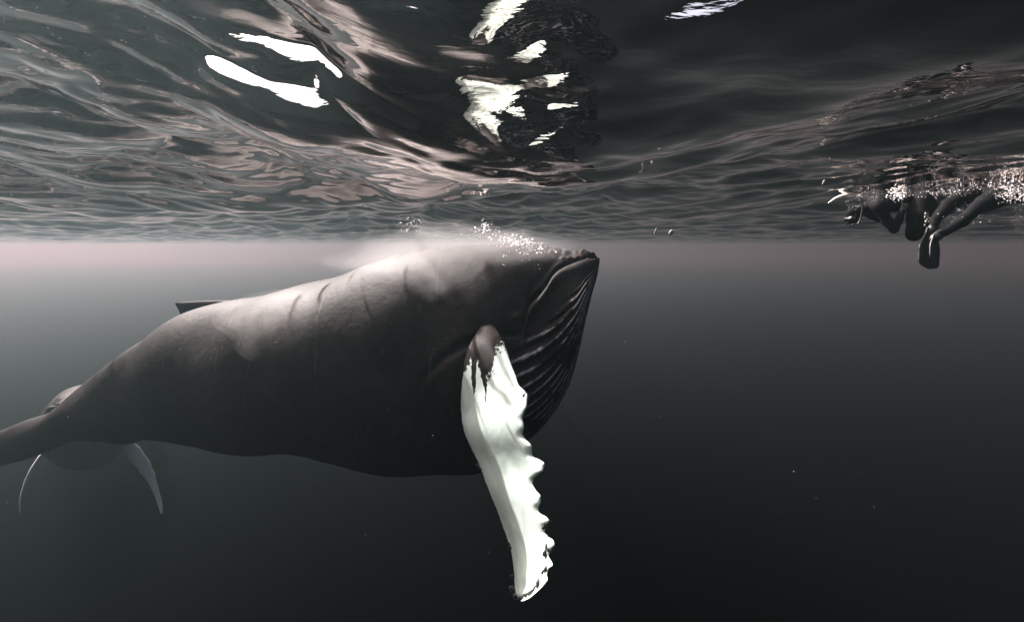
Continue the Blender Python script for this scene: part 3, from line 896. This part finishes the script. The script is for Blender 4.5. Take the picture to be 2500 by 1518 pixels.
def snorkeler_b():
    A = lambda x, y, d=6.9: at(x, y, d)
    lo = np.array([A(2262, 500, 6.7)[0], 6.2, A(2300, 640, 6.9)[2]])
    hi = np.array([A(2680, 500, 6.9)[0], 7.6, A(2300, 420, 6.9)[2]])
    s = SDF(lo, hi, .0095)
    # trunk runs out of the picture to the right, just under the surface
    s.chain([A(2436, 478), A(2475, 472), A(2515, 468), A(2548, 466)], [.135, .118, .13, .13], .05)
    s.bone(A(2430, 484, 6.74), A(2430, 478, 7.04), .115, .115, .05)
    s.bone(A(2548, 470, 6.72), A(2548, 464, 7.08), .085, .085, .05)
    s.bone(A(2560, 466), A(2580, 466), .062, .06, .03)
    s.ball(A(2598, 470), (.115, .09, .10), .03)
    s.ball(A(2602, 482), (.08, .066, .08), .03)
    s.bone(A(2612, 489), A(2614, 494), .016, .012, .01)
    s.chain([A(2548, 472, 6.70), A(2560, 505, 6.66), A(2570, 520, 6.64)], [.064, .054, .046], .03)
    s.chain([A(2570, 520, 6.64), A(2592, 512, 6.62), A(2612, 505, 6.62)], [.046, .042, .031], .02)
    s.hand(A(2612, 505, 6.62), (1, 0, .2), np.array([0, .3, -1]), .5)
    s.chain([A(2548, 466, 7.10), A(2580, 478, 7.18), A(2600, 488, 7.2)], [.064, .054, .046], .03)
    s.chain([A(2600, 488, 7.2), A(2620, 490, 7.2), A(2640, 490, 7.2)], [.046, .042, .031], .02)
    s.hand(A(2640, 490, 7.2), (1, 0, 0), np.array([0, .3, -1]), .4)
    # upper leg in the picture
    s.chain([A(2425, 478, 7.04), A(2380, 475, 7.0), A(2342, 483, 6.95)], [.122, .108, .086], .04)
    s.chain([A(2342, 483, 6.95), A(2312, 504, 6.85), A(2284, 536, 6.75)], [.084, .080, .052], .03)
    s.bone(A(2284, 536, 6.75), A(2276, 556, 6.70), .05, .04, .02)
    # lower leg in the picture
    s.chain([A(2428, 486, 6.74), A(2405, 497, 6.70), A(2384, 508, 6.66)], [.118, .098, .074], .04)
    s.chain([A(2384, 508, 6.66), A(2350, 540, 6.60), A(2308, 566, 6.56)], [.070, .064, .046], .03)
    s.bone(A(2308, 566, 6.56), A(2290, 572, 6.54), .045, .038, .02)
    o = person_mesh(s, 'person in black wetsuit swimming out at the right edge, finned feet trailing down', 'snorkelers at the surface')
    mask_part(o, A(2606, 486), A(2612, 500) - A(2602, 478), A(2618, 470) - A(2600, 474))
    for ch in o.children: ch.location = -o.location
    swim_fin(o, A(2286, 540, 6.75), A(2274, 566, 6.68), A(2258, 657, 6.60), (1, .15, 0), .34)
    swim_fin(o, A(2300, 568, 6.56), A(2280, 584, 6.52), A(2266, 640, 6.45), (.8, .5, 0), .22)
    return o
pa = snorkeler_a()
pb = snorkeler_b()

# ------------------------------------------------------------------ bubbles and drifting specks
def ico():
    t = (1 + 5 ** .5) / 2
    v = np.array([(-1, t, 0), (1, t, 0), (-1, -t, 0), (1, -t, 0), (0, -1, t), (0, 1, t), (0, -1, -t), (0, 1, -t), (t, 0, -1), (t, 0, 1), (-t, 0, -1), (-t, 0, 1)], float)
    v /= np.linalg.norm(v[0])
    f = np.array([(0, 11, 5), (0, 5, 1), (0, 1, 7), (0, 7, 10), (0, 10, 11), (1, 5, 9), (5, 11, 4), (11, 10, 2), (10, 7, 6), (7, 1, 8), (3, 9, 4), (3, 4, 2), (3, 2, 6), (3, 6, 8), (3, 8, 9), (4, 9, 5), (2, 4, 11), (6, 2, 10), (8, 6, 7), (9, 8, 1)])
    return v, f

def cloud(name, pts, rad, mat, label, squash=None):
    v, f = ico()
    pts, rad = np.array(pts), np.array(rad)
    sc = np.ones((len(pts), 3)) if squash is None else squash
    V = (pts[:, None, :] + v[None] * (rad[:, None] * sc)[:, None, :].reshape(len(pts), 1, 3)).reshape(-1, 3)
    F = (f[None] + (np.arange(len(pts)) * 12)[:, None, None]).reshape(-1, 3)
    o = mesh_obj(name, V, F.tolist(), mat)
    tag(o, label, None, None, 'stuff')
    return o

M_BUB = simple_mat('bubble_white', (0.86, 0.85, 0.83), 0.35, 0.08, 30.0)
M_SPK = simple_mat('speck', (0.20, 0.19, 0.17), 0.7, 0.3, 30.0)

def bubbles():
    rng = np.random.RandomState(11)
    P, Rd = [], []
    def blob(px, py, Y, n, sx, sy, r0, r1, sd_=.25):
        for _ in range(n):
            a = at(px + rng.normal(0, sx), py + rng.normal(0, sy), Y + rng.normal(0, sd_))
            P.append(a); Rd.append(r0 * (r1 / r0) ** (rng.uniform() ** 2.2))
    # breath and wash above the near whale's head
    blob(1187, 550, 6.2, 26, 10, 8, .005, .022)
    blob(1180, 566, 6.2, 60, 26, 8, .004, .016)
    blob(1215, 583, 6.2, 30, 14, 8, .004, .014)
    blob(1255, 588, 6.1, 60, 16, 9, .005, .020)
    blob(1290, 592, 6.1, 24, 10, 6, .005, .018)
    blob(1305, 606, 6.0, 70, 30, 7, .004, .016)
    blob(1250, 630, 5.6, 14, 30, 18, .004, .011)
    blob(1000, 548, 7.2, 50, 20, 10, .005, .016)
    cloud('bubbles', P, Rd, M_BUB, 'loose white bubbles rising above the head of the near whale')
    P, Rd = [], []
    blob(2192, 476, 6.95, 260, 14, 7, .002, .010, .1)
    blob(2240, 474, 7.0, 80, 26, 5, .002, .007, .2)
    blob(2110, 480, 7.0, 110, 28, 8, .002, .006, .12)
    blob(2090, 497, 7.0, 40, 14, 8, .002, .006, .06)
    blob(2360, 525, 6.85, 420, 24, 12, .002, .007, .12)
    blob(2330, 538, 6.85, 200, 14, 8, .002, .007, .1)
    blob(2390, 454, 6.8, 220, 46, 9, .002, .007, .2)
    blob(2475, 466, 6.6, 800, 26, 16, .002, .008, .25)
    blob(2310, 468, 6.8, 130, 34, 8, .002, .007, .2)
    blob(2262, 535, 6.6, 24, 5, 9, .003, .008, .05)
    blob(2500, 520, 6.9, 500, 22, 30, .0015, .003, .2)
    cloud('foam', P, Rd, M_BUB, 'white froth and bubbles churned up around the snorkelers')
bubbles()

def mist():
    """soft plumes of stirred-up fine bubbles: closed blobs of thin even mist"""
    def mist_mat(den):
        k = NT('mist')
        v = k.n('ShaderNodeVolumePrincipled', {'Color': (0.95, 0.93, 0.92, 1), 'Density': den, 'Anisotropy': 0.35})
        k.t.links.new(v.outputs[0], k.out.inputs['Volume'])
        return k.m
    rng = np.random.RandomState(8)
    def plume(label, balls, den, h=.04, rag=0.22):
        cs = np.array([at(*b[0]) for b in balls])
        m, first = 1.5, None
        for sc in (1.4, 1.05, 0.75):                      # thin outer veil, denser core
            s = SDF(cs.min(0) - m, cs.max(0) + m, h)
            for c, b in zip(cs, balls):
                s.ball(c, np.maximum(np.array(b[1]) * sc, .085), .14 * sc)
            V, Q = s.mesh()
            for lam, amp in ((.55, .075), (.24, .035)):         # ragged outline
                for _ in range(6):
                    d = rng.normal(0, 1, 3); d /= np.linalg.norm(d)
                    V = V + rag * sc * amp * np.sin(V @ d * 6.28 / lam + rng.uniform(0, 6.28))[:, None] * rng.normal(0, .6, 3)
            o = quad_mesh_fast('bubble_mist' if first is None else 'mist_core', V, Q, mist_mat(den))
            if first is None:
                first = o
                tag(o, label, None, None, 'stuff')
            else:
                o.parent = first
                o['kind'] = 'stuff'
    B = []
    # over the back, behind the blowholes
    for px, py, Y, r in [(1150, 600, 5.9, (.5, .5, .14)), (1085, 606, 5.8, (.45, .5, .20)), (1060, 640, 5.5, (.28, .35, .26)), (1000, 622, 5.9, (.5, .5, .16)), (1075, 668, 5.3, (.14, .25, .16)), (945, 644, 6.0, (.55, .45, .07)), (1225, 592, 5.8, (.5, .4, .085)), (1300, 612, 5.7, (.28, .25, .07))]:
        B.append(((px, py, Y), r))
    plume('pale mist of fine bubbles over the head and shoulders of the near whale', B, .05, .035, .35)
    B = []
    for px, py, Y, r in [(690, 745, 6.1, (.30, .3, .10)), (650, 775, 6.0, (.26, .3, .15)), (625, 815, 6.0, (.16, .25, .20)), (590, 780, 6.15, (.22, .25, .10)), (730, 730, 6.2, (.25, .3, .07)), (640, 850, 6.05, (.12, .2, .12))]:
        B.append(((px, py, Y), r))
    plume('thin wisp of pale mist drifting past the flank of the near whale', B, .06, .04, .08)
mist()

def specks():
    rng = np.random.RandomState(5)
    P, Rd, Sq = [], [], []
    for _ in range(70):
        Y = 0.9 + 7.5 * rng.uniform() ** 0.8
        px, py = rng.uniform(-50, 2550), rng.uniform(480, 1500)
        P.append(at(px, py, Y)); Rd.append(rng.uniform(.0009, .0026) * (0.35 + 0.22 * Y)); Sq.append(rng.uniform(.5, 1.6, 3))
    cloud('drifting_specks', P, Rd, M_SPK, 'tiny pale plankton specks drifting through the water', np.array(Sq))
    big = [((1638, 568), 4.2, (7, 9), 'pale round speck drifting in open water right of the whale\'s snout'),
           ((1600, 566), 4.2, (3, 12), 'slim pale fleck drifting just left of the round speck'),
           ((2011, 446), 4.0, (4, 8), 'small white oval fleck just below the surface, left of the snorkelers')]
    v, f = ico()
    for (px, py), Y, (rx, ry), lab in big:
        p = at(px, py, Y); k = Y / FPX
        V = v * np.array([rx * k, rx * k * .7, ry * k]) * (1 + 0.18 * np.sin(v[:, [2]] * 3 + v[:, [0]] * 2))
        V = np.stack([V[:, 0] + V[:, 2] * .25, V[:, 1], V[:, 2]], 1) + p
        # subdivide once for a rounder drop
        o = mesh_obj('drifting_fleck', V, f.tolist(), M_SPK, recenter=True)
        md = o.modifiers.new('s', 'SUBSURF'); md.levels = 2; md.render_levels = 2
        tag(o, lab, 'fleck', 'larger drifting flecks')
specks()
